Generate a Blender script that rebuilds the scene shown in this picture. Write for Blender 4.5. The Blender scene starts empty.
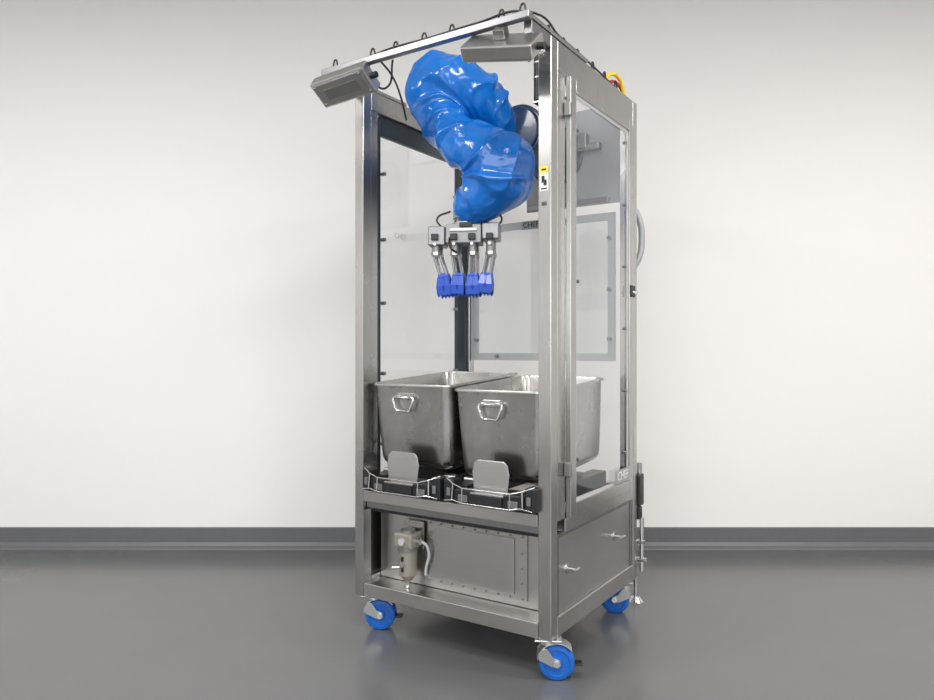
import bpy, bmesh, math, random
from mathutils import Vector, Matrix, noise
random.seed(4)
S=bpy.context.scene
C=S.collection
try:
    S.view_settings.view_transform='Standard'
    S.view_settings.look='None'
except Exception: pass

# ------------------------------------------------------------------ materials
def newmat(name):
    m=bpy.data.materials.new(name); m.use_nodes=True
    return m, m.node_tree.nodes, m.node_tree.links, m.node_tree.nodes['Principled BSDF']
def plain(name,col,rough=.5,metal=0,coat=0,noise_amt=.06,nscale=30,bump=0):
    m,n,l,b=newmat(name)
    b.inputs['Roughness'].default_value=rough; b.inputs['Metallic'].default_value=metal
    if coat: b.inputs['Coat Weight'].default_value=coat; b.inputs['Coat Roughness'].default_value=.08
    tc=n.new('ShaderNodeTexCoord'); nz=n.new('ShaderNodeTexNoise'); nz.inputs['Scale'].default_value=nscale; nz.inputs['Detail'].default_value=4
    mx=n.new('ShaderNodeMixRGB'); mx.inputs[1].default_value=(*[c*(1-noise_amt) for c in col],1); mx.inputs[2].default_value=(*[min(1,c*(1+noise_amt)) for c in col],1)
    l.new(tc.outputs['Object'],nz.inputs['Vector']); l.new(nz.outputs['Fac'],mx.inputs[0]); l.new(mx.outputs[0],b.inputs['Base Color'])
    if bump:
        bp=n.new('ShaderNodeBump'); bp.inputs['Strength'].default_value=bump; bp.inputs['Distance'].default_value=.004
        l.new(nz.outputs['Fac'],bp.inputs['Height']); l.new(bp.outputs[0],b.inputs['Normal'])
    return m
def brushed(name,col,rough,stretch=(60,60,2),bump=.05,cloud=2.5,contrast=.2,cc=0):
    m,n,l,b=newmat(name)
    b.inputs['Metallic'].default_value=1
    tc=n.new('ShaderNodeTexCoord'); mp=n.new('ShaderNodeMapping'); mp.inputs['Scale'].default_value=stretch
    nz=n.new('ShaderNodeTexNoise'); nz.inputs['Scale'].default_value=6; nz.inputs['Detail'].default_value=5
    n2=n.new('ShaderNodeTexNoise'); n2.inputs['Scale'].default_value=cloud; n2.inputs['Detail'].default_value=3
    l.new(tc.outputs['Object'],mp.inputs['Vector']); l.new(mp.outputs[0],nz.inputs['Vector']); l.new(tc.outputs['Object'],n2.inputs['Vector'])
    mr=n.new('ShaderNodeMapRange'); mr.inputs[3].default_value=rough-.09; mr.inputs[4].default_value=rough+.12
    l.new(n2.outputs['Fac'],mr.inputs[0]); l.new(mr.outputs[0],b.inputs['Roughness'])
    mx=n.new('ShaderNodeMixRGB'); mx.inputs[1].default_value=(*[c*(1-contrast) for c in col],1); mx.inputs[2].default_value=(*[min(1,c*(1+contrast*.6)) for c in col],1)
    l.new(nz.outputs['Fac'],mx.inputs[0])
    m2=n.new('ShaderNodeMixRGB'); m2.blend_type='MULTIPLY'; m2.inputs[0].default_value=1
    cr=n.new('ShaderNodeMapRange'); cr.inputs[1].default_value=.3; cr.inputs[2].default_value=.7; cr.inputs[3].default_value=1-cc; cr.inputs[4].default_value=1
    l.new(n2.outputs['Fac'],cr.inputs[0]); l.new(mx.outputs[0],m2.inputs[1]); l.new(cr.outputs[0],m2.inputs[2]); l.new(m2.outputs[0],b.inputs['Base Color'])
    bp=n.new('ShaderNodeBump'); bp.inputs['Strength'].default_value=bump; bp.inputs['Distance'].default_value=.002
    l.new(nz.outputs['Fac'],bp.inputs['Height']); l.new(bp.outputs[0],b.inputs['Normal'])
    return m
def clear(name,tint,refl):
    m=bpy.data.materials.new(name); m.use_nodes=True; n=m.node_tree.nodes; l=m.node_tree.links; n.clear()
    o=n.new('ShaderNodeOutputMaterial'); t=n.new('ShaderNodeBsdfTransparent'); t.inputs[0].default_value=(*tint,1)
    g=n.new('ShaderNodeBsdfGlossy'); g.inputs['Roughness'].default_value=.04; g.inputs[0].default_value=(.95,.97,1,1)
    lw=n.new('ShaderNodeLayerWeight'); lw.inputs[0].default_value=.5
    pw=n.new('ShaderNodeMath'); pw.operation='POWER'; pw.inputs[1].default_value=4
    mu=n.new('ShaderNodeMath'); mu.operation='MULTIPLY_ADD'; mu.inputs[1].default_value=.8; mu.inputs[2].default_value=refl
    nz=n.new('ShaderNodeTexNoise'); nz.inputs['Scale'].default_value=3
    bp=n.new('ShaderNodeBump'); bp.inputs['Strength'].default_value=.02
    l.new(nz.outputs['Fac'],bp.inputs['Height']); l.new(bp.outputs[0],g.inputs['Normal'])
    mx=n.new('ShaderNodeMixShader'); l.new(lw.outputs['Facing'],pw.inputs[0]); l.new(pw.outputs[0],mu.inputs[0]); l.new(mu.outputs[0],mx.inputs[0]); l.new(t.outputs[0],mx.inputs[1]); l.new(g.outputs[0],mx.inputs[2]); l.new(mx.outputs[0],o.inputs[0])
    return m
STEEL=brushed('brushed_stainless',(.55,.54,.525),.25,(50,50,1.2),.04,1.8,.2,.18)
STEELH=brushed('brushed_stainless_sheet',(.58,.575,.56),.30,(1.5,1.5,40),.03,2.5,.1,.15)
STEELD=brushed('dark_stainless',(.30,.30,.31),.35)
TUBM=brushed('tub_stainless',(.56,.55,.53),.25,(5,5,5),.03,5,.14,.25)
CHROME=plain('polished_steel',(.72,.72,.73),.15,1,noise_amt=.03)
ALU=plain('machined_aluminium',(.50,.50,.49),.35,1)
GREYM=plain('grey_cast_metal',(.27,.27,.27),.40,.8)
BLACK=plain('black_plastic',(.012,.013,.015),.4)
NAVY=plain('navy_paint',(.012,.035,.085),.35,0,.4)
DARKF=plain('dark_blue_grey_frame',(.035,.05,.065),.35,.5)
BLUEF=plain('blue_gripper_plastic',(.003,.06,.42),.35,0,.2)
BLUEW=plain('blue_polyurethane',(.008,.115,.48),.35)
WHITEP=plain('white_plastic',(.75,.75,.73),.4)
BEIGE=plain('filter_body_grey',(.30,.285,.24),.4,.35)
YELL=plain('yellow_label',(.85,.60,.02),.5)
RED=plain('red_cable',(.6,.03,.02),.4)
GREEN=plain('green_cable',(.05,.35,.05),.4)
GREYB=plain('grey_panel',(.36,.37,.38),.5,.3)
GREYL=plain('light_grey_edge',(.50,.51,.52),.5,.2)
POLY=clear('clear_polycarbonate',(.94,.955,.96),.07)
POLYS=clear('smoked_polycarbonate',(.84,.86,.87),.07)

# ------------------------------------------------------------------ helpers
ANG=math.atan2(-.549,.836)
P0=Vector((.289,2.474,0))
MX=Matrix.Translation(P0)@Matrix.Rotation(ANG,4,'Z')
def grp(name,loc=(0,0,0),rot=(0,0,0)):
    e=bpy.data.objects.new(name,None); e.empty_display_size=.1
    e.matrix_world=MX@Matrix.Translation(loc)@Matrix.Rotation(rot[2],4,'Z')@Matrix.Rotation(rot[1],4,'Y')@Matrix.Rotation(rot[0],4,'X')
    C.objects.link(e); return e
def put(name,me,mat,par,bev=0,smooth=False,seg=2):
    ob=bpy.data.objects.new(name,me); C.objects.link(ob)
    if mat: me.materials.append(mat)
    if par: ob.parent=par
    if smooth:
        for p in me.polygons: p.use_smooth=True
    if bev:
        b=ob.modifiers.new('b','BEVEL'); b.width=bev; b.segments=seg; b.limit_method='ANGLE'; b.angle_limit=math.radians(40)
    return ob
def addbox(bm,x0,x1,y0,y1,z0,z1,M=None):
    v=[bm.verts.new((x,y,z)) for x in (x0,x1) for y in (y0,y1) for z in (z0,z1)]
    if M is not None:
        for q in v: q.co=M@q.co
    for f in ((0,1,3,2),(4,6,7,5),(0,4,5,1),(2,3,7,6),(0,2,6,4),(1,5,7,3)): bm.faces.new([v[i] for i in f])
def boxes(name,mat,lst,par,bev=.002):
    bm=bmesh.new()
    for b in lst: addbox(bm,*b)
    bmesh.ops.recalc_face_normals(bm,faces=bm.faces)
    me=bpy.data.meshes.new(name); bm.to_mesh(me); bm.free()
    return put(name,me,mat,par,bev)
def addcyl(bm,p0,p1,r,r2=None,n=20):
    p0=Vector(p0);p1=Vector(p1);d=p1-p0
    M=Matrix.Translation((p0+p1)/2)@d.to_track_quat('Z','Y').to_matrix().to_4x4()
    bmesh.ops.create_cone(bm,cap_ends=True,segments=n,radius1=r,radius2=r if r2 is None else r2,depth=d.length,matrix=M)
def cyls(name,mat,lst,par,n=20,bev=0):
    bm=bmesh.new()
    for c in lst: addcyl(bm,*c,n=n)
    me=bpy.data.meshes.new(name); bm.to_mesh(me); bm.free()
    ob=put(name,me,mat,par,bev,True)
    me.set_sharp_from_angle(angle=math.radians(35))
    return ob
def wire(name,mat,pts,r,par,cyc=False,smooth=True,multi=None):
    cu=bpy.data.curves.new(name,'CURVE'); cu.dimensions='3D'; cu.bevel_depth=r; cu.bevel_resolution=3; cu.resolution_u=8; cu.use_fill_caps=True
    for P in (multi or [pts]):
        if smooth:
            s=cu.splines.new('BEZIER'); s.bezier_points.add(len(P)-1)
            for b,p in zip(s.bezier_points,P): b.co=p; b.handle_left_type=b.handle_right_type='AUTO'
        else:
            s=cu.splines.new('POLY'); s.points.add(len(P)-1)
            for b,p in zip(s.points,P): b.co=(*p,1)
        s.use_cyclic_u=cyc
    ob=bpy.data.objects.new(name,cu); C.objects.link(ob); cu.materials.append(mat); ob.parent=par
    return ob
def text(name,body,size,loc,rot,mat,par):
    cu=bpy.data.curves.new(name,'FONT'); cu.body=body; cu.size=size; cu.extrude=.0005; cu.align_x='CENTER'; cu.align_y='CENTER'
    ob=bpy.data.objects.new(name,cu); C.objects.link(ob); cu.materials.append(mat); ob.parent=par; ob.location=loc; ob.rotation_euler=rot
    return ob
def sheet(name,mat,quad,par):
    me=bpy.data.meshes.new(name); me.from_pydata(quad,[],[(0,1,2,3)]); return put(name,me,mat,par)

# ------------------------------------------------------------------ room
XL,XR,YF,YB,H=-4.6,4.6,-3.6,4.18,3.3
wallm,n,l,b=newmat('painted_wall')
b.inputs['Roughness'].default_value=.6
nz=n.new('ShaderNodeTexNoise'); nz.inputs['Scale'].default_value=180; nz.inputs['Detail'].default_value=4
n2=n.new('ShaderNodeTexNoise'); n2.inputs['Scale'].default_value=.8
mx=n.new('ShaderNodeMixRGB'); mx.inputs[1].default_value=(.815,.797,.78,1); mx.inputs[2].default_value=(.835,.82,.805,1)
bp=n.new('ShaderNodeBump'); bp.inputs['Strength'].default_value=.08; bp.inputs['Distance'].default_value=.002
tc=n.new('ShaderNodeTexCoord'); l.new(tc.outputs['Object'],nz.inputs[0]); l.new(tc.outputs['Object'],n2.inputs[0])
l.new(n2.outputs['Fac'],mx.inputs[0]); l.new(mx.outputs[0],b.inputs['Base Color']); l.new(nz.outputs['Fac'],bp.inputs['Height']); l.new(bp.outputs[0],b.inputs['Normal'])
floorm,n,l,b=newmat('epoxy_floor')
nz=n.new('ShaderNodeTexNoise'); nz.inputs['Scale'].default_value=1.6; nz.inputs['Detail'].default_value=4
n2=n.new('ShaderNodeTexNoise'); n2.inputs['Scale'].default_value=40; n2.inputs['Detail'].default_value=3
tc=n.new('ShaderNodeTexCoord'); l.new(tc.outputs['Object'],nz.inputs[0]); l.new(tc.outputs['Object'],n2.inputs[0])
mx=n.new('ShaderNodeMixRGB'); mx.inputs[1].default_value=(.098,.099,.103,1); mx.inputs[2].default_value=(.124,.125,.129,1)
l.new(nz.outputs['Fac'],mx.inputs[0]); l.new(mx.outputs[0],b.inputs['Base Color'])
mr=n.new('ShaderNodeMapRange'); mr.inputs[3].default_value=.18; mr.inputs[4].default_value=.30; l.new(nz.outputs['Fac'],mr.inputs[0]); l.new(mr.outputs[0],b.inputs['Roughness'])
bp=n.new('ShaderNodeBump'); bp.inputs['Strength'].default_value=.03; bp.inputs['Distance'].default_value=.003; l.new(n2.outputs['Fac'],bp.inputs['Height']); l.new(bp.outputs[0],b.inputs['Normal'])
b.inputs['Specular IOR Level'].default_value=.6
ceilm=plain('ceiling_paint',(.84,.84,.83),.8)
basem=plain('rubber_baseboard',(.120,.123,.130),.45)
boxes('floor',floorm,[(XL,XR,YF,YB,-.1,0)],None,0)
boxes('wall_back',wallm,[(XL-.1,XR+.1,YB,YB+.1,-.1,H)],None,0)
boxes('wall_left',wallm,[(XL-.1,XL,YF,YB,-.1,H)],None,0)
boxes('wall_right',wallm,[(XR,XR+.1,YF,YB,-.1,H)],None,0)
boxes('ceiling',ceilm,[(XL-.1,XR+.1,YF,YB+.1,H,H+.1)],None,0)
boxes('wall_front',wallm,[(XL-.1,XR+.1,YF-.1,YF,-.1,.5),(XL-.1,XR+.1,YF-.1,YF,2.9,H),(XL-.1,-3.9,YF-.1,YF,.5,2.9),(3.9,XR+.1,YF-.1,YF,.5,2.9)],None,0)
boxes('window_1',GREYB,[(-3.9,3.9,YF-.09,YF-.03,.5,.56),(-3.9,3.9,YF-.09,YF-.03,2.84,2.9)]+[(x-.03,x+.03,YF-.09,YF-.03,.5,2.9) for x in (-3.87,-1.95,0,1.95,3.87)],None,.003)
def base(name,M,Lg):
    bm=bmesh.new(); prof=[(0,0),(-.04,0),(-.037,.007),(-.02,.018),(-.009,.036),(-.007,.118),(-.004,.122),(0,.122)]
    a=[bm.verts.new(M@Vector((0,y,z))) for y,z in prof]; c=[bm.verts.new(M@Vector((Lg,y,z))) for y,z in prof]
    for i in range(len(prof)-1): bm.faces.new((a[i],a[i+1],c[i+1],c[i]))
    bmesh.ops.recalc_face_normals(bm,faces=bm.faces)
    me=bpy.data.meshes.new(name); bm.to_mesh(me); bm.free(); put(name,me,basem,None)
base('baseboard_back',Matrix.Translation((XL,YB,0)),XR-XL)
base('baseboard_left',Matrix.Translation((XL,YF,0))@Matrix.Rotation(math.pi/2,4,'Z'),YB-YF)
base('baseboard_right',Matrix.Translation((XR,YB,0))@Matrix.Rotation(-math.pi/2,4,'Z'),YB-YF)

# ------------------------------------------------------------------ machine frame
W=.898; D=.839; T=2.235
cell=grp('robotic_assembly_machine')
boxes('corner_posts',STEEL,[(-.05,0,0,.05,.145,T),(-W,-W+.045,0,.05,.145,T-.005),(-.045,0,D-.045,D,.145,T),(-W,-W+.045,D-.045,D,.145,T)],cell,.003)
boxes('gate_jambs',STEEL,[(-.045,-.0005,.0502,.112,.55,2.129),(-W+.004,-W+.043,.0502,.092,.58,2.144),(-.04,-.0005,D-.10,D-.0452,.55,2.129)],cell,.001)
boxes('top_rails',STEEL,[(-.045,-.001,.052,D-.047,2.13,T),(-W,-W+.045,.052,D-.047,2.145,T-.01),(-W+.047,-.047,D-.045,D,2.13,T)],cell,.003)
boxes('bottom_rails',STEELH,[(-W+.047,-.052,0,.04,.145,.20),(-.045,0,.052,D-.047,.145,.215),(-W,-W+.045,.052,D-.047,.145,.215),(-W+.047,-.047,D-.045,D,.145,.215)],cell,.003)
boxes('deck',STEELH,[(-W+.047,-.052,-.002,.035,.533,.578),(-W+.047,-.05,.037,D-.05,.515,.530)],cell,.003)
boxes('deck_side_rails',STEEL,[(-.045,0,.113,D-.047,.50,.548),(-W,-W+.045,.052,D-.047,.50,.56),(-W+.047,-.047,D-.045,D,.50,.56)],cell,.003)
boxes('under_deck_beam',BLACK,[(-W+.06,-.06,.03,.085,.490,.514)],cell,.002)
boxes('under_deck_trim',STEELD,[(-W+.047,-.052,.02,.028,.505,.531)],cell,.001)
boxes('lower_side_panels',STEELH,[(-.018,-.010,.052,D-.047,.216,.50),(-W+.010,-W+.016,.052,D-.047,.216,.50),(-W+.047,-.047,D-.02,D-.012,.216,.50)],cell,.001)
boxes('panel_frame_strips',STEELD,[(-.0095,-.004,.052,.070,.216,.50),(-.0095,-.004,D-.062,D-.047,.216,.50),(-.0095,-.004,.070,D-.062,.488,.50)],cell,.001)
boxes('lower_front_panel',STEELH,[(-W+.047,-.052,.11,.118,.2,.512)],cell,.001)
boxes('bottom_pan',STEELH,[(-W+.047,-.052,.04,D-.05,.185,.198)],cell,.001)
boxes('front_access_plate',STEELH,[(-.60,-.15,.100,.1095,.225,.470)],cell,.002)
boxes('front_access_cover',STEELH,[(-.56,-.20,.094,.0995,.245,.452)],cell,.002)
sc=[]
for i in range(9):
    x=-.585+i*.0525; sc+= [((x,.094,.234),(x,.1,.234),.004),((x,.094,.461),(x,.1,.461),.004)]
for z in (.29,.345,.40): sc+=[((-.588,.094,z),(-.588,.1,z),.004),((-.168,.094,z),(-.168,.1,z),.004)]
cyls('access_plate_screws',GREYM,sc,cell,10)
for i,(y,z) in enumerate(((.15,.36),(.60,.38))):
    cyls('side_latch_%d'%(i+1),ALU,[((-.01,y,z),(.024,y,z),.006),((.025,y-.024,z),(.025,y+.024,z),.006),((-.012,y,z),(-.004,y,z),.018)],cell,14)
# side guard gate
boxes('side_gate_frame',STEEL,[(.001,.02,.115,.162,.552,2.125),(.001,.02,.695,.735,.552,2.125),(.001,.02,.162,.695,.552,.60),(.001,.02,.162,.695,2.078,2.125)],cell,.002)
sheet('side_gate_sheet',POLY,[(.008,.155,.59),(.008,.70,.59),(.008,.70,2.085),(.008,.155,2.085)],cell)
boxes('side_gate_sheet_border',GREYL,[(.011,.0135,.162,.176,.60,2.078),(.011,.0135,.681,.695,.60,2.078),(.011,.0135,.176,.681,.60,.614),(.011,.0135,.176,.681,2.064,2.078)],cell,0)
bl=[]
for z in [.72+.26*i for i in range(6)]: bl+=[((.018,.665,z),(.004,.665,z),.006)]
for z in (.75,1.4,1.95): bl+=[((.018,.19,z),(.004,.19,z),.006)]
cyls('side_gate_bolts',GREYM,bl,cell,10)
boxes('gate_hinges',GREYM,[(.0,.026,.098,.118,z,z+.05) for z in (.70,1.98)],cell,.004)
boxes('gate_latch',BLACK,[(.0,.03,.70,.725,1.375,1.425),(.0,.025,.738,.755,1.375,1.425)],cell,.005)
boxes('gate_latch_handle',CHROME,[(.031,.038,.70,.75,1.39,1.40)],cell,.003)
boxes('gate_nameplate',GREYB,[(.021,.023,.53,.69,.606,.66)],cell,0)
text('gate_nameplate_text','CHEF',.05,(.0245,.61,.633),(math.pi/2,0,math.pi/2),WHITEP,cell)
# left guard
boxes('left_guard_frame',DARKF,[(-W+.012,-W+.03,.093,.128,.60,2.13),(-W+.012,-W+.03,D-.13,D-.046,.60,2.13),(-W+.012,-W+.03,.128,D-.13,.60,.63),(-W+.012,-W+.03,.128,D-.13,2.06,2.143)],cell,.002)
sheet('left_guard_sheet',POLY,[(-W+.02,.12,.61),(-W+.02,D-.12,.61),(-W+.02,D-.12,2.12),(-W+.02,.12,2.12)],cell)
bl=[]
for z in (.75,1.05,1.35,1.62,1.9): bl+=[((-W+.02,.145,z),(-W+.04,.145,z),.008),((-W+.02,D-.145,z),(-W+.04,D-.145,z),.008)]
cyls('left_guard_bolts',GREYM,bl,cell,10)
text('left_guard_text','CHEF',.035,(-W+.024,.27,1.65),(math.pi/2,0,math.pi/2),GREYL,cell)
# rear guard
boxes('rear_guard_frame',GREYL,[(-W+.05,-W+.085,D-.03,D-.02,1.10,1.765),(-.125,-.09,D-.03,D-.02,1.10,1.765),(-W+.085,-.125,D-.03,D-.02,1.10,1.135),(-W+.085,-.125,D-.03,D-.02,1.73,1.765)],cell,.001)
sheet('rear_guard_sheet',POLYS,[(-W+.06,D-.025,1.11),(-.10,D-.025,1.11),(-.10,D-.025,1.755),(-W+.06,D-.025,1.755)],cell)
bl=[]
for z in (1.2,1.42,1.65): bl+=[((-W+.08,D-.045,z),(-W+.08,D-.02,z),.009),((-.115,D-.045,z),(-.115,D-.02,z),.009)]
for x in (-.7,-.3): bl+=[((x,D-.045,1.12),(x,D-.02,1.12),.009),((x,D-.045,1.745),(x,D-.02,1.745),.009)]
cyls('rear_guard_bolts',GREYM,bl,cell,10)
boxes('rear_nameplate',GREYB,[(-.56,-.46,D-.036,D-.031,1.725,1.765)],cell,0)
text('rear_nameplate_text','CHEF',.035,(-.51,D-.0375,1.745),(math.pi/2,0,0),BLACK,cell)
boxes('robot_mount_plate',GREYB,[(-.52,-.05,D-.060,D-.047,1.80,2.232)],cell,.002)
boxes('mount_bracket',STEELD,[(-.50,-.10,D-.085,D-.061,1.80,1.825),(-.30,-.14,D-.09,D-.061,2.04,2.07),(-.24,-.20,D-.10,D-.061,2.05,2.12)],cell,.003)
boxes('caution_label',WHITEP,[(-.043,-.010,-.0015,-.0003,1.70,1.785)],cell,0)
boxes('caution_label_header',YELL,[(-.043,-.010,-.0022,-.0016,1.762,1.785)],cell,0)
boxes('caution_label_pictogram',BLACK,[(-.036,-.024,-.0023,-.0016,1.728,1.752),(-.028,-.016,-.0023,-.0016,1.718,1.738),(-.038,-.015,-.0023,-.0016,1.705,1.710),(-.036,-.018,-.0026,-.0023,1.770,1.777)],cell,0)
text('post_plate_text','IIII',.02,(-.027,-.0015,1.655),(math.pi/2,0,0),BLACK,cell)
# outrigger bar
boxes('outrigger_bar',STEELD,[(-W-.015,.01,-.18,-.152,2.226,2.250)],cell,.002)
boxes('outrigger_arms',STEEL,[(-.035,.005,-.149,.30,T+.001,T+.014),(-W-.005,-W+.035,-.149,.30,T-.004,T+.012)],cell,.002)
boxes('outrigger_brackets',STEELD,[(-.03,-.0,-.14,-.002,2.19,2.234),(-W+.0,-W+.03,-.14,-.002,2.19,2.230)],cell,.002)
cl=[]
def clip(x,y,z,h=.035,w=.018,dx=1,dy=0):
    cl.append([(x-w*dx/2,y-w*dy/2,z),(x-w*dx/2,y-w*dy/2,z+h*.6),(x,y,z+h),(x+w*dx/2,y+w*dy/2,z+h*.6),(x+w*dx/2,y+w*dy/2,z)])
for x in (-.85,-.66,-.55,-.42,-.30,-.10,-.02): clip(x,-.165,2.247,.032)
for y in (.02,.14,.26,.40,.52,.64): clip(-.02,y,2.245,.032,.02,0,1)
wire('cable_clips',BLACK,None,.0035,cell,multi=cl)
wire('sensor_cable',BLACK,None,.004,cell,multi=[[(-.78,-.15,2.247),(-.6,-.16,2.262),(-.4,-.162,2.259),(-.2,-.16,2.262),(-.02,-.15,2.26),(-.01,.1,2.26),(-.015,.4,2.257),(-.03,.7,2.255)],
   [(-.64,-.155,2.24),(-.62,-.1,2.19),(-.61,-.06,2.12),(-.63,0,2.05)],[(-.70,-.15,2.24),(-.69,-.12,2.17),(-.65,-.10,2.15),(-.60,-.12,2.24)]])
wire('green_cable',GREEN,[(-.76,-.16,2.20),(-.72,-.13,2.23),(-.68,-.14,2.256),(-.60,-.15,2.260)],.0045,cell)
wire('yellow_cable',YELL,[(-.04,.55,2.24),(-.03,.60,2.295),(-.02,.68,2.30),(-.02,.74,2.245)],.008,cell)
wire('red_cable',RED,[(-.05,.60,2.24),(-.04,.64,2.28),(-.03,.70,2.28),(-.03,.78,2.24)],.007,cell)
boxes('rear_valve_box',BLACK,[(-.03,.012,D+.005,D+.06,.46,.60),(-.03,.008,D+.005,D+.05,.40,.455)],cell,.006)
cyls('rear_pipework',CHROME,[((.0,D+.06,.16),(.0,D+.06,.40),.010),((.0,D+.03,.60),(.0,D+.03,.65),.012),((-.03,D+.06,.21),(.025,D+.06,.21),.011),((-.03,D+.06,.29),(.015,D+.06,.29),.010)],cell)
wire('rear_hose',GREYB,[(-.04,D+.03,1.80),(-.01,D+.05,1.74),(.0,D+.06,1.64),(-.01,D+.05,1.56),(-.04,D+.03,1.50)],.014,cell)
cyls('levelling_foot',CHROME,[((-.05,D+.12,0),(-.05,D+.12,.018),.035,.02),((-.05,D+.12,.018),(-.05,D+.12,.16),.009)],cell)
boxes('foot_arm',STEEL,[(-.07,-.03,D,D+.14,.16,.19)],cell,.003)
cyls('signal_beacon',BLACK,[((-.22,.33,2.14),(-.22,.33,2.34),.02)],cell,18,.004)
cyls('beacon_rings',ALU,[((-.22,.33,2.29),(-.22,.33,2.296),.0215),((-.22,.33,2.23),(-.22,.33,2.236),.0215)],cell)
boxes('beacon_bracket',STEEL,[(-.235,-.04,.31,.35,2.13,2.14)],cell,.002)

# ------------------------------------------------------------------ camera housings
def housing(loc,rot):
    g=grp('camera_housing',loc,rot)
    boxes('body',ALU,[(-.13,.13,-.055,.055,-.026,.026)],g,.006)
    boxes('face_plate',STEELH,[(-.12,.12,-.047,.047,-.031,-.0265)],g,.003)
    boxes('lens_cover',GREYM,[(-.08,.08,-.022,.022,-.033,-.0315)],g,.002)
    boxes('bracket',STEEL,[(-.02,.02,-.01,.03,.027,.060)],g,.002)
    cyls('screws',CHROME,[((x,y,-.0315),(x,y,-.035),.005) for x in (-.11,.11) for y in (-.038,.038)],g,10)
    cyls('gland',BLACK,[((.13,0,0),(.155,0,0),.012)],g,12)
housing((-.800,-.165,2.172),(math.radians(-36),math.radians(-4),math.radians(2)))
housing((-.105,-.155,2.160),(math.radians(42),math.radians(9),math.radians(6)))

# ------------------------------------------------------------------ tubs
def rrect(w,d,r,n=6,cx=0,cy=0):
    P=[]
    for sx,sy,a0 in ((1,1,0),(-1,1,90),(-1,-1,180),(1,-1,270)):
        for i in range(n+1):
            a=math.radians(a0+90*i/n); P.append((cx+sx*(w/2-r)+r*math.cos(a),cy+sy*(d/2-r)+r*math.sin(a)))
    return P
def tub(loc):
    g=grp('steel_tote_bin',loc,(math.radians(3.6),0,0))
    w,d,h=.392,.56,.335
    rings=[]
    def ring(dw,z,r): rings.append([(x,y,z) for x,y in rrect(w+dw,d+dw,max(r,.008),8,0,d/2)])
    ring(-.14,-h,.03); ring(-.072,-h+.001,.04); ring(-.048,-h+.007,.045); ring(-.033,-h+.020,.048); ring(-.027,-h+.038,.048)
    ring(-.018,-.17,.045); ring(-.008,-.012,.042); ring(-.007,-.006,.042)
    ring(.004,-.005,.045); ring(.010,-.007,.047); ring(.011,-.002,.047); ring(.007,.002,.045); ring(-.006,.002,.042); ring(-.012,-.003,.04)
    ring(-.024,-.17,.042); ring(-.033,-h+.038,.045); ring(-.045,-h+.016,.042); ring(-.09,-h+.006,.035); ring(-.14,-h+.005,.03)
    bm=bmesh.new(); V=[[bm.verts.new(p) for p in R] for R in rings]; n=len(V[0])
    for a,c in zip(V,V[1:]):
        for i in range(n): bm.faces.new((a[i],a[(i+1)%n],c[(i+1)%n],c[i]))
    bm.faces.new(V[0][::-1]); bm.faces.new(V[-1])
    bmesh.ops.recalc_face_normals(bm,faces=bm.faces)
    me=bpy.data.meshes.new('shell'); bm.to_mesh(me); bm.free()
    put('shell',me,TUBM,g,0,True); me.set_sharp_from_angle(angle=math.radians(50))
    cx=-.02
    wire('drop_handle',CHROME,[(cx-.048,-.008,-.050),(cx+.048,-.008,-.050),(cx+.05,-.012,-.062),(cx+.036,-.014,-.098),(cx+.03,-.014,-.104),(cx-.03,-.014,-.104),(cx-.036,-.014,-.098),(cx-.05,-.012,-.062)],.005,g,True,False)
    boxes('handle_bracket',STEEL,[(cx-.038,cx+.038,-.002,.012,-.062,-.034)],g,.003)
    boxes('handle_lugs',STEEL,[(cx-.043,cx-.022,-.014,.004,-.058,-.042),(cx+.022,cx+.043,-.014,.004,-.058,-.042)],g,.004)
    return g
tub((-.645,.030,1.012)); tub((-.240,.030,1.000))

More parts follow.
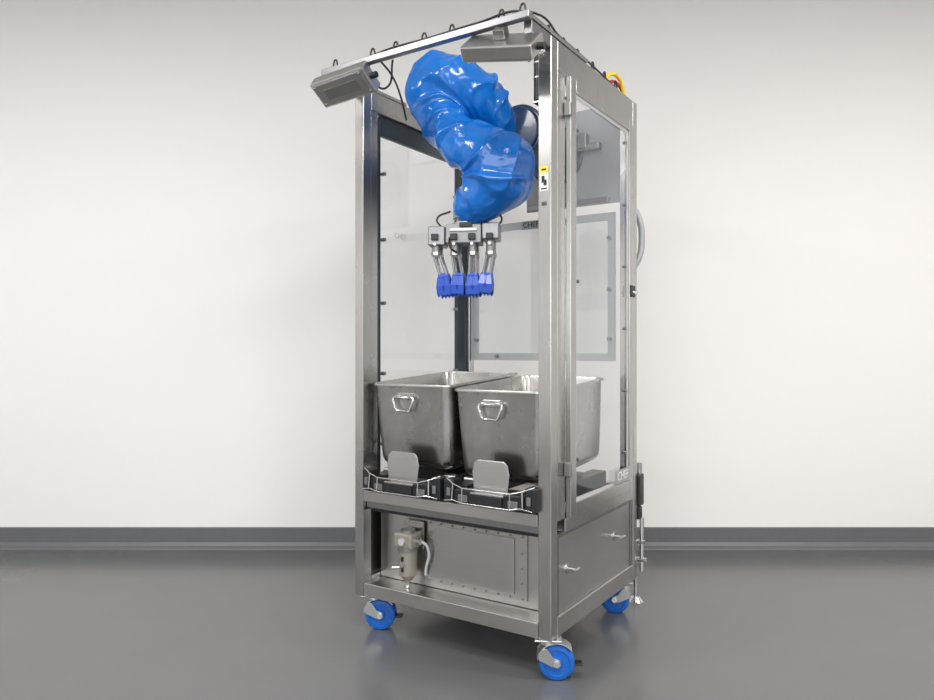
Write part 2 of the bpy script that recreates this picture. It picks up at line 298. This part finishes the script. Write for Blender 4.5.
# ------------------------------------------------------------------ hinge racks
def rack(cx):
    g=grp('bin_slide_rack',(cx,0,.58))
    boxes('side_slides',BLACK,[(-.185,-.12,.02,.62,.0,.065),(.12,.185,.02,.62,.0,.065),(-.13,.13,.03,.09,.0,.055),(-.13,.13,.5,.56,.0,.06)],g,.004)
    boxes('front_blocks',BLACK,[(-.192,-.150,-.03,.03,.005,.09),(.150,.192,-.03,.03,.005,.09),(-.148,-.06,-.03,.02,.005,.058),(.06,.148,-.03,.02,.005,.058),(-.06,.06,-.035,.02,.005,.046)],g,.005)
    boxes('block_edges',GREYM,[(-.176,-.160,-.036,-.031,.03,.06),(.160,.176,-.036,-.031,.03,.06),(-.125,-.085,-.036,-.031,.014,.04),(.085,.125,-.036,-.031,.014,.04)],g,.002)
    wire('wire_bail',CHROME,None,.0026,g,smooth=False,multi=[
      [(-.186,-.02,.094),(-.145,-.038,.078),(-.10,-.045,.066),(.10,-.045,.066),(.145,-.038,.078),(.186,-.02,.094)],
      [(-.185,-.036,.012),(-.14,-.045,.02),(-.1,-.048,.012),(.1,-.048,.012),(.14,-.045,.02),(.185,-.036,.012)],
      [(-.145,-.038,.078),(-.148,-.042,.018)],[(.145,-.038,.078),(.148,-.042,.018)],[(-.10,-.045,.066),(-.1,-.048,.012)],[(.10,-.045,.066),(.1,-.048,.012)]])
    bm=bmesh.new(); P=[(-.07,0),(.07,0),(.078,.07),(.07,.105),(.055,.118),(-.055,.118),(-.07,.105),(-.078,.07)]
    f=bm.faces.new([bm.verts.new((x,-.012+z*.02,.052+z)) for x,z in P]); r=bmesh.ops.extrude_face_region(bm,geom=[f])
    for v in r['geom']:
        if isinstance(v,bmesh.types.BMVert): v.co.y+=.004
    bmesh.ops.recalc_face_normals(bm,faces=bm.faces)
    me=bpy.data.meshes.new('stop_plate'); bm.to_mesh(me); bm.free(); put('stop_plate',me,STEELH,g,.0015)
    boxes('stop_plate_foot',STEEL,[(-.07,.07,-.04,-.008,.047,.055)],g,.002)
    cyls('support_rollers',ALU,[((-.18,y,.07),(-.13,y,.07),.012) for y in (.1,.25,.4)]+[((.13,y,.07),(.18,y,.07),.012) for y in (.1,.25,.4)],g)
rack(-.64); rack(-.238)

# ------------------------------------------------------------------ filter regulator
fr=grp('air_filter_regulator',(-.665,.055,.20))
cyls('bowl',BEIGE,[((0,0,.05),(0,0,.16),.036),((0,0,.03),(0,0,.05),.018,.032),((0,0,.01),(0,0,.03),.010)],fr,24,.002)
boxes('head',BEIGE,[(-.045,.045,-.038,.038,.162,.222)],fr,.008)
cyls('collar',GREYM,[((0,0,.15),(0,0,.166),.041),((0,0,.222),(0,0,.232),.03)],fr,24)
cyls('drain_fitting',CHROME,[((-.02,-.02,.08),(-.055,-.03,.075),.008),((0,0,0),(0,0,.012),.014),((.0,-.04,.10),(.0,-.03,.10),.012),((-.045,0,.19),(-.062,0,.19),.012),((.045,0,.19),(.062,0,.19),.012)],fr,12)
cyls('gauge',GREYL,[((0,-.038,.19),(0,-.046,.19),.014)],fr,20)
boxes('sight_glass',BLACK,[(-.006,.006,-.0385,-.034,.07,.13)],fr,.001)
boxes('mount_bracket',STEEL,[(-.05,.05,.036,.045,.15,.26)],fr,.002)
wire('drain_hose',GREYL,[(.055,.01,.19),(.075,.02,.175),(.082,.03,.13),(.070,.03,.09),(.062,.035,.05)],.006,fr)

# ------------------------------------------------------------------ casters
def caster(lx,ly,wang):
    g=grp('caster_wheel',(lx,ly,0),(0,0,math.radians(wang)-ANG))
    R=.062; tr=.03
    bm=bmesh.new()
    for s in (-1,1):
        y0=s*.006; y1=s*.027
        prof=[(.0,y0),(R-.003,y0),(R,y0+s*.004),(R,y1-s*.005),(R-.004,y1),(R-.016,y1+s*.002),(R-.018,y1-s*.002),(.022,y1-s*.002),(.02,y1+s*.004),(0,y1+s*.005)]
        N=40; rows=[]
        for r,y in prof: rows.append([bm.verts.new((tr+r*math.cos(2*math.pi*i/N),y,R+r*math.sin(2*math.pi*i/N))) for i in range(N)])
        for a,c in zip(rows,rows[1:]):
            for i in range(N): bm.faces.new((a[i],a[(i+1)%N],c[(i+1)%N],c[i]))
    bmesh.ops.remove_doubles(bm,verts=bm.verts,dist=1e-5); bmesh.ops.recalc_face_normals(bm,faces=bm.faces)
    me=bpy.data.meshes.new('wheels'); bm.to_mesh(me); bm.free(); put('wheels',me,BLUEW,g,0,True); me.set_sharp_from_angle(angle=math.radians(30))
    bm=bmesh.new()
    pts=[math.radians(40+130*i/12) for i in range(13)]
    for y0,y1 in ((-.031,.031),):
        vo=[[bm.verts.new((tr+(R+.004)*math.cos(a),y,R+(R+.004)*math.sin(a))) for y in (y0,y1)]+[bm.verts.new((tr+(R+.008)*math.cos(a),y,R+(R+.008)*math.sin(a))) for y in (y1,y0)] for a in pts]
        for a,c in zip(vo,vo[1:]):
            for i in range(4): bm.faces.new((a[i],a[(i+1)%4],c[(i+1)%4],c[i]))
        bm.faces.new(vo[0]); bm.faces.new(vo[-1][::-1])
    for s in (-1,1):
        P=[(.014,-.006),(.004,-.016),(-.02,-.010),(-.062,.01),(-.066,.03),(-.052,.048),(-.035,.052),(-.012,.02),(.010,.012)]
        f=bm.faces.new([bm.verts.new((tr+x,s*.031,R+z)) for x,z in P]); r=bmesh.ops.extrude_face_region(bm,geom=[f])
        for v in r['geom']:
            if isinstance(v,bmesh.types.BMVert): v.co.y+=s*.004
    bmesh.ops.recalc_face_normals(bm,faces=bm.faces)
    me=bpy.data.meshes.new('fork'); bm.to_mesh(me); bm.free(); put('fork',me,ALU,g,.001)
    cyls('axle',CHROME,[((tr,-.042,R),(tr,.042,R),.010)],g,16)
    cyls('swivel',CHROME,[((.0,0,.122),(.0,0,.139),.03)],g,20)
    boxes('top_plate',CHROME,[(-.048,.048,-.042,.042,.139,.1445)],g,.002)
    boxes('brake_pedal',BLACK,[(tr+.052,tr+.09,-.02,.02,.050,.057),(tr+.044,tr+.056,-.018,.018,.05,.072)],g,.003)
caster(-.035,.044,-4); caster(-W+.055,.055,-4); caster(-.05,D-.05,165); caster(-W+.055,D-.05,60)

# ------------------------------------------------------------------ robot arm
arm=grp('robot_arm')
cyls('base_column',NAVY,[((-.36,.775,2.04),(-.36,.40,2.06),.118),((-.36,.777,2.04),(-.36,.765,2.04),.135),((-.36,.40,2.06),(-.36,.385,2.06),.105)],arm,36,.006)
path=[((-.44,.44,2.07),.085),((-.45,.36,2.13),.095),((-.48,.28,2.19),.110),((-.54,.22,2.235),.122),((-.60,.19,2.245),.124),((-.63,.18,2.20),.114),((-.595,.17,2.11),.094),
      ((-.54,.17,2.03),.084),((-.475,.18,1.97),.095),((-.395,.20,1.93),.118),((-.330,.21,1.88),.135),((-.340,.21,1.82),.130),((-.395,.20,1.765),.108),((-.455,.20,1.72),.088)]
bm=bmesh.new()
for (a,ra),(c,rc) in zip(path,path[1:]):
    a=Vector(a);c=Vector(c)
    for k in range(6):
        t=k/6; bmesh.ops.create_icosphere(bm,subdivisions=3,radius=ra+(rc-ra)*t,matrix=Matrix.Translation(a.lerp(c,t)))
addcyl(bm,(-.455,.20,1.74),(-.462,.20,1.680),.076)
me=bpy.data.meshes.new('tmp'); bm.to_mesh(me); bm.free()
tmp=bpy.data.objects.new('tmp',me); C.objects.link(tmp)
r=tmp.modifiers.new('r','REMESH'); r.mode='VOXEL'; r.voxel_size=.0045
s=tmp.modifiers.new('s','SMOOTH'); s.iterations=16; s.factor=.6
dg=bpy.context.evaluated_depsgraph_get(); dg.update()
me2=bpy.data.meshes.new_from_object(tmp.evaluated_get(dg)); bpy.data.objects.remove(tmp)
bm=bmesh.new(); bm.from_mesh(me2); bm.normal_update()
PV=[Vector(p) for p,_ in path]
cum=[0]
for a,c in zip(PV,PV[1:]): cum.append(cum[-1]+(c-a).length)
def along(p):
    num=0;den=0
    for i,(a,c) in enumerate(zip(PV,PV[1:])):
        d=c-a; t=max(0,min(1,(p-a).dot(d)/d.length_squared)); q=a+d*t; e=(p-q).length
        w=math.exp(-e*60); num+=w*(cum[i]+t*d.length); den+=w
    return num/den
new=[]
for v in bm.verts:
    p=v.co.copy()
    s_=along(p)
    warp=noise.noise(p*4.5+Vector((3,1,8)))*3.2+noise.noise(p*10)*.5
    amp=.35+1.5*max(0,noise.noise(p*5+Vector((11,5,2)))+.2)
    fold=(1-abs(math.sin(s_*28+warp)))**2.2
    q=p+noise.noise_vector(p*3.5)*.05
    drape=max(0,1-abs(noise.noise(Vector((q.x*5,q.y*5,q.z*2.5))+Vector((7,3,1))))*5.5)**1.4
    big=noise.noise(p*4.5+Vector((2,9,4)))
    d=.012*big+.018*fold*amp+.013*drape
    if p.z<1.75: d*=max(.1,(p.z-1.68)/.07)
    new.append(p+v.normal*(d-.005))
for v,c in zip(bm.verts,new): v.co=c
for _ in range(3): bmesh.ops.smooth_vert(bm,verts=bm.verts,factor=.5,use_axis_x=True,use_axis_y=True,use_axis_z=True)
bm.to_mesh(me2); bm.free()
m,n,l,b=newmat('blue_vinyl_cover')
b.inputs['Roughness'].default_value=.15; b.inputs['Specular IOR Level'].default_value=.7
tc=n.new('ShaderNodeTexCoord'); nz=n.new('ShaderNodeTexNoise'); nz.inputs['Scale'].default_value=6; nz.inputs['Detail'].default_value=2; nz.inputs['Distortion'].default_value=2.5
mx=n.new('ShaderNodeMixRGB'); mx.inputs[1].default_value=(.001,.12,.48,1); mx.inputs[2].default_value=(.002,.17,.62,1)
bp=n.new('ShaderNodeBump'); bp.inputs['Strength'].default_value=.25; bp.inputs['Distance'].default_value=.02
l.new(tc.outputs['Object'],nz.inputs[0]); l.new(nz.outputs['Fac'],mx.inputs[0]); l.new(mx.outputs[0],b.inputs['Base Color']); l.new(nz.outputs['Fac'],bp.inputs['Height']); l.new(bp.outputs[0],b.inputs['Normal'])
me2.name='protective_cover'; me2.materials.clear()
put('protective_cover',me2,m,arm,0,True)
# wrist + gripper, turned so its manifold is crosswise
gx,gy=-.480,.20; ZO=.045
G=Matrix.Translation((gx,gy,ZO))@Matrix.Rotation(math.radians(26),4,'Z')
def gl(x,y,z): return tuple(G@Vector((x,y,z)))
def gbox(name,mat,lst,bev=.003):
    bm=bmesh.new()
    for b_ in lst: addbox(bm,*b_,M=G)
    bmesh.ops.recalc_face_normals(bm,faces=bm.faces)
    me=bpy.data.meshes.new(name); bm.to_mesh(me); bm.free(); put(name,me,mat,arm,bev)
def gcyl(name,mat,lst,n=16): cyls(name,mat,[(gl(*a[0]),gl(*a[1]),*a[2:]) for a in lst],arm,n,.001)
gcyl('wrist_flange',ALU,[((.015,0,1.645),(.015,0,1.632),.07),((.01,0,1.632),(.01,0,1.615),.05),((0,0,1.615),(0,0,1.605),.06)],28)
gbox('gripper_manifold',GREYM,[(-.078,.066,-.055,.045,1.528,1.606)],.005)
gbox('gripper_end_blocks',STEELD,[(-.148,-.080,-.06,.04,1.520,1.598),(.068,.138,-.055,.045,1.542,1.610)],.006)
gbox('gripper_cross_rails',ALU,[(-.06,.05,-.062,-.0555,1.575,1.588)],.002)
XS=(-.118,-.042,.030,.100)
ac=[];rod=[];nut=[]
for i,x in enumerate(XS):
    for y in (-.034,.034):
        ac.append(((x,y,1.56),(x,y,1.495),.017)); nut.append(((x,y,1.497),(x,y,1.482),.020)); nut.append(((x,y-.014,1.525),(x,y-.034,1.525),.008))
        fx=x*.80+.004
        rod.append(((x-.012,y,1.49),(fx-.014,y*.8,1.405),.005)); rod.append(((x+.012,y,1.49),(fx+.014,y*.8,1.405),.005))
gcyl('actuator_cylinders',GREYM,ac); gcyl('actuator_nuts',ALU,nut,6); gcyl('finger_rods',STEELD,rod,10)
gbox('actuator_valves',BLACK,[(x-.014,x+.014,-.076,-.056,1.54,1.565) for x in XS]+[(-.02,.03,-.068,-.056,1.592,1.61)],.002)
wire('gripper_hoses',BLACK,None,.004,arm,multi=[[gl(.11,-.03,1.60),gl(.14,-.03,1.61),gl(.14,-.02,1.64),gl(.08,-.01,1.67)],[gl(-.10,-.03,1.60),gl(-.115,-.03,1.63),gl(-.06,-.03,1.66)],[gl(-.06,-.06,1.55),gl(-.055,-.08,1.51),gl(-.03,-.06,1.49)]])
bm=bmesh.new()
TI=(-5,2,-2,5)
for k_,x in enumerate(XS):
    cx=x*.80+.004; hw=.0285
    L=Matrix.Translation((cx,0,1.41+(-.004,.002,-.001,.005)[k_]))@Matrix.Rotation(math.radians(TI[k_]),4,'Y')@Matrix.Translation((-cx,0,-1.41))
    def fl(a_,b_,c_): return G@(L@Vector((a_,b_,c_)))
    for s in (-1,1):
        O=[(s*.016,1.410),(s*.038,1.400),(s*.052,1.362),(s*.048,1.328)]
        I=[(s*.010,1.404),(s*.032,1.396),(s*.046,1.362),(s*.043,1.328)]
        for x0,x1,PP in ((cx-hw,cx+hw,O+I[::-1]),(cx-hw,cx-hw+.004,O+[(s*.012,1.345)]),(cx+hw-.004,cx+hw,O+[(s*.012,1.345)]),(cx-.003,cx+.003,[(s*.038,1.404),(s*.048,1.398),(s*.059,1.364),(s*.050,1.345)])):
            vo=[[bm.verts.new(fl((xx-cx)*(.80 if pz>1.395 else 1)+cx,py,pz)) for py,pz in PP] for xx in (x0,x1)]
            k=len(vo[0])
            for i in range(k): bm.faces.new((vo[0][i],vo[0][(i+1)%k],vo[1][(i+1)%k],vo[1][i]))
            bm.faces.new(vo[0]); bm.faces.new(vo[1][::-1])
        for t in range(4):
            x0=cx-hw+.001+t*.0142
            a=[bm.verts.new(fl(x0,s*.042,1.329)),bm.verts.new(fl(x0+.0115,s*.042,1.329)),bm.verts.new(fl(x0+.0115,s*.049,1.329)),bm.verts.new(fl(x0,s*.049,1.329))]
            q=bm.verts.new(fl(x0+.0057,s*.044,1.318)); bm.faces.new(a)
            for i in range(4): bm.faces.new((a[i],a[(i+1)%4],q))
    addbox(bm,cx-.021,cx+.021,-.032,.032,1.394,1.414,M=G)
bmesh.ops.recalc_face_normals(bm,faces=bm.faces)
me=bpy.data.meshes.new('scoop_fingers'); bm.to_mesh(me); bm.free(); put('scoop_fingers',me,BLUEF,arm,.001)

# ------------------------------------------------------------------ lights
def area(name,loc,rot,sx,sy,e,col=(1,1,1)):
    la=bpy.data.lights.new(name,'AREA'); la.shape='RECTANGLE'; la.size=sx; la.size_y=sy; la.energy=e; la.color=col
    o=bpy.data.objects.new(name,la); o.location=loc; o.rotation_euler=rot; C.objects.link(o)
for i,(x,y,e,c) in enumerate(((-2.6,1.5,76,(1,.985,.97)),(.2,1.0,60,(1,.98,.95)),(2.8,1.5,78,(1,.965,.92)),(-2.2,-1.4,50,(1,.98,.96)),(2.2,-1.4,50,(1,.975,.94)))):
    area('ceiling_light',(x,y,H-.06),(0,0,0),1.2,.6,e,c)
    boxes('ceiling_light_fixture',WHITEP,[(x-.64,x-.605,y-.34,y+.34,H-.07,H),(x+.605,x+.64,y-.34,y+.34,H-.07,H),(x-.64,x+.64,y-.34,y-.305,H-.07,H),(x-.64,x+.64,y+.305,y+.34,H-.07,H)],None,.003)
area('window_daylight',(0,YF+.05,1.9),(math.radians(90),0,0),7.4,1.8,115,(.97,.985,1))
w=bpy.data.worlds.new('world'); S.world=w; w.use_nodes=True
w.node_tree.nodes['Background'].inputs[0].default_value=(.95,.97,1,1); w.node_tree.nodes['Background'].inputs[1].default_value=1.0

# ------------------------------------------------------------------ camera
ca=bpy.data.cameras.new('camera'); co=bpy.data.objects.new('camera',ca); C.objects.link(co)
co.location=(0,0,1.15); co.rotation_euler=(math.radians(90),0,0); ca.sensor_width=36; ca.lens=720/934*36; ca.clip_start=.05
S.camera=co
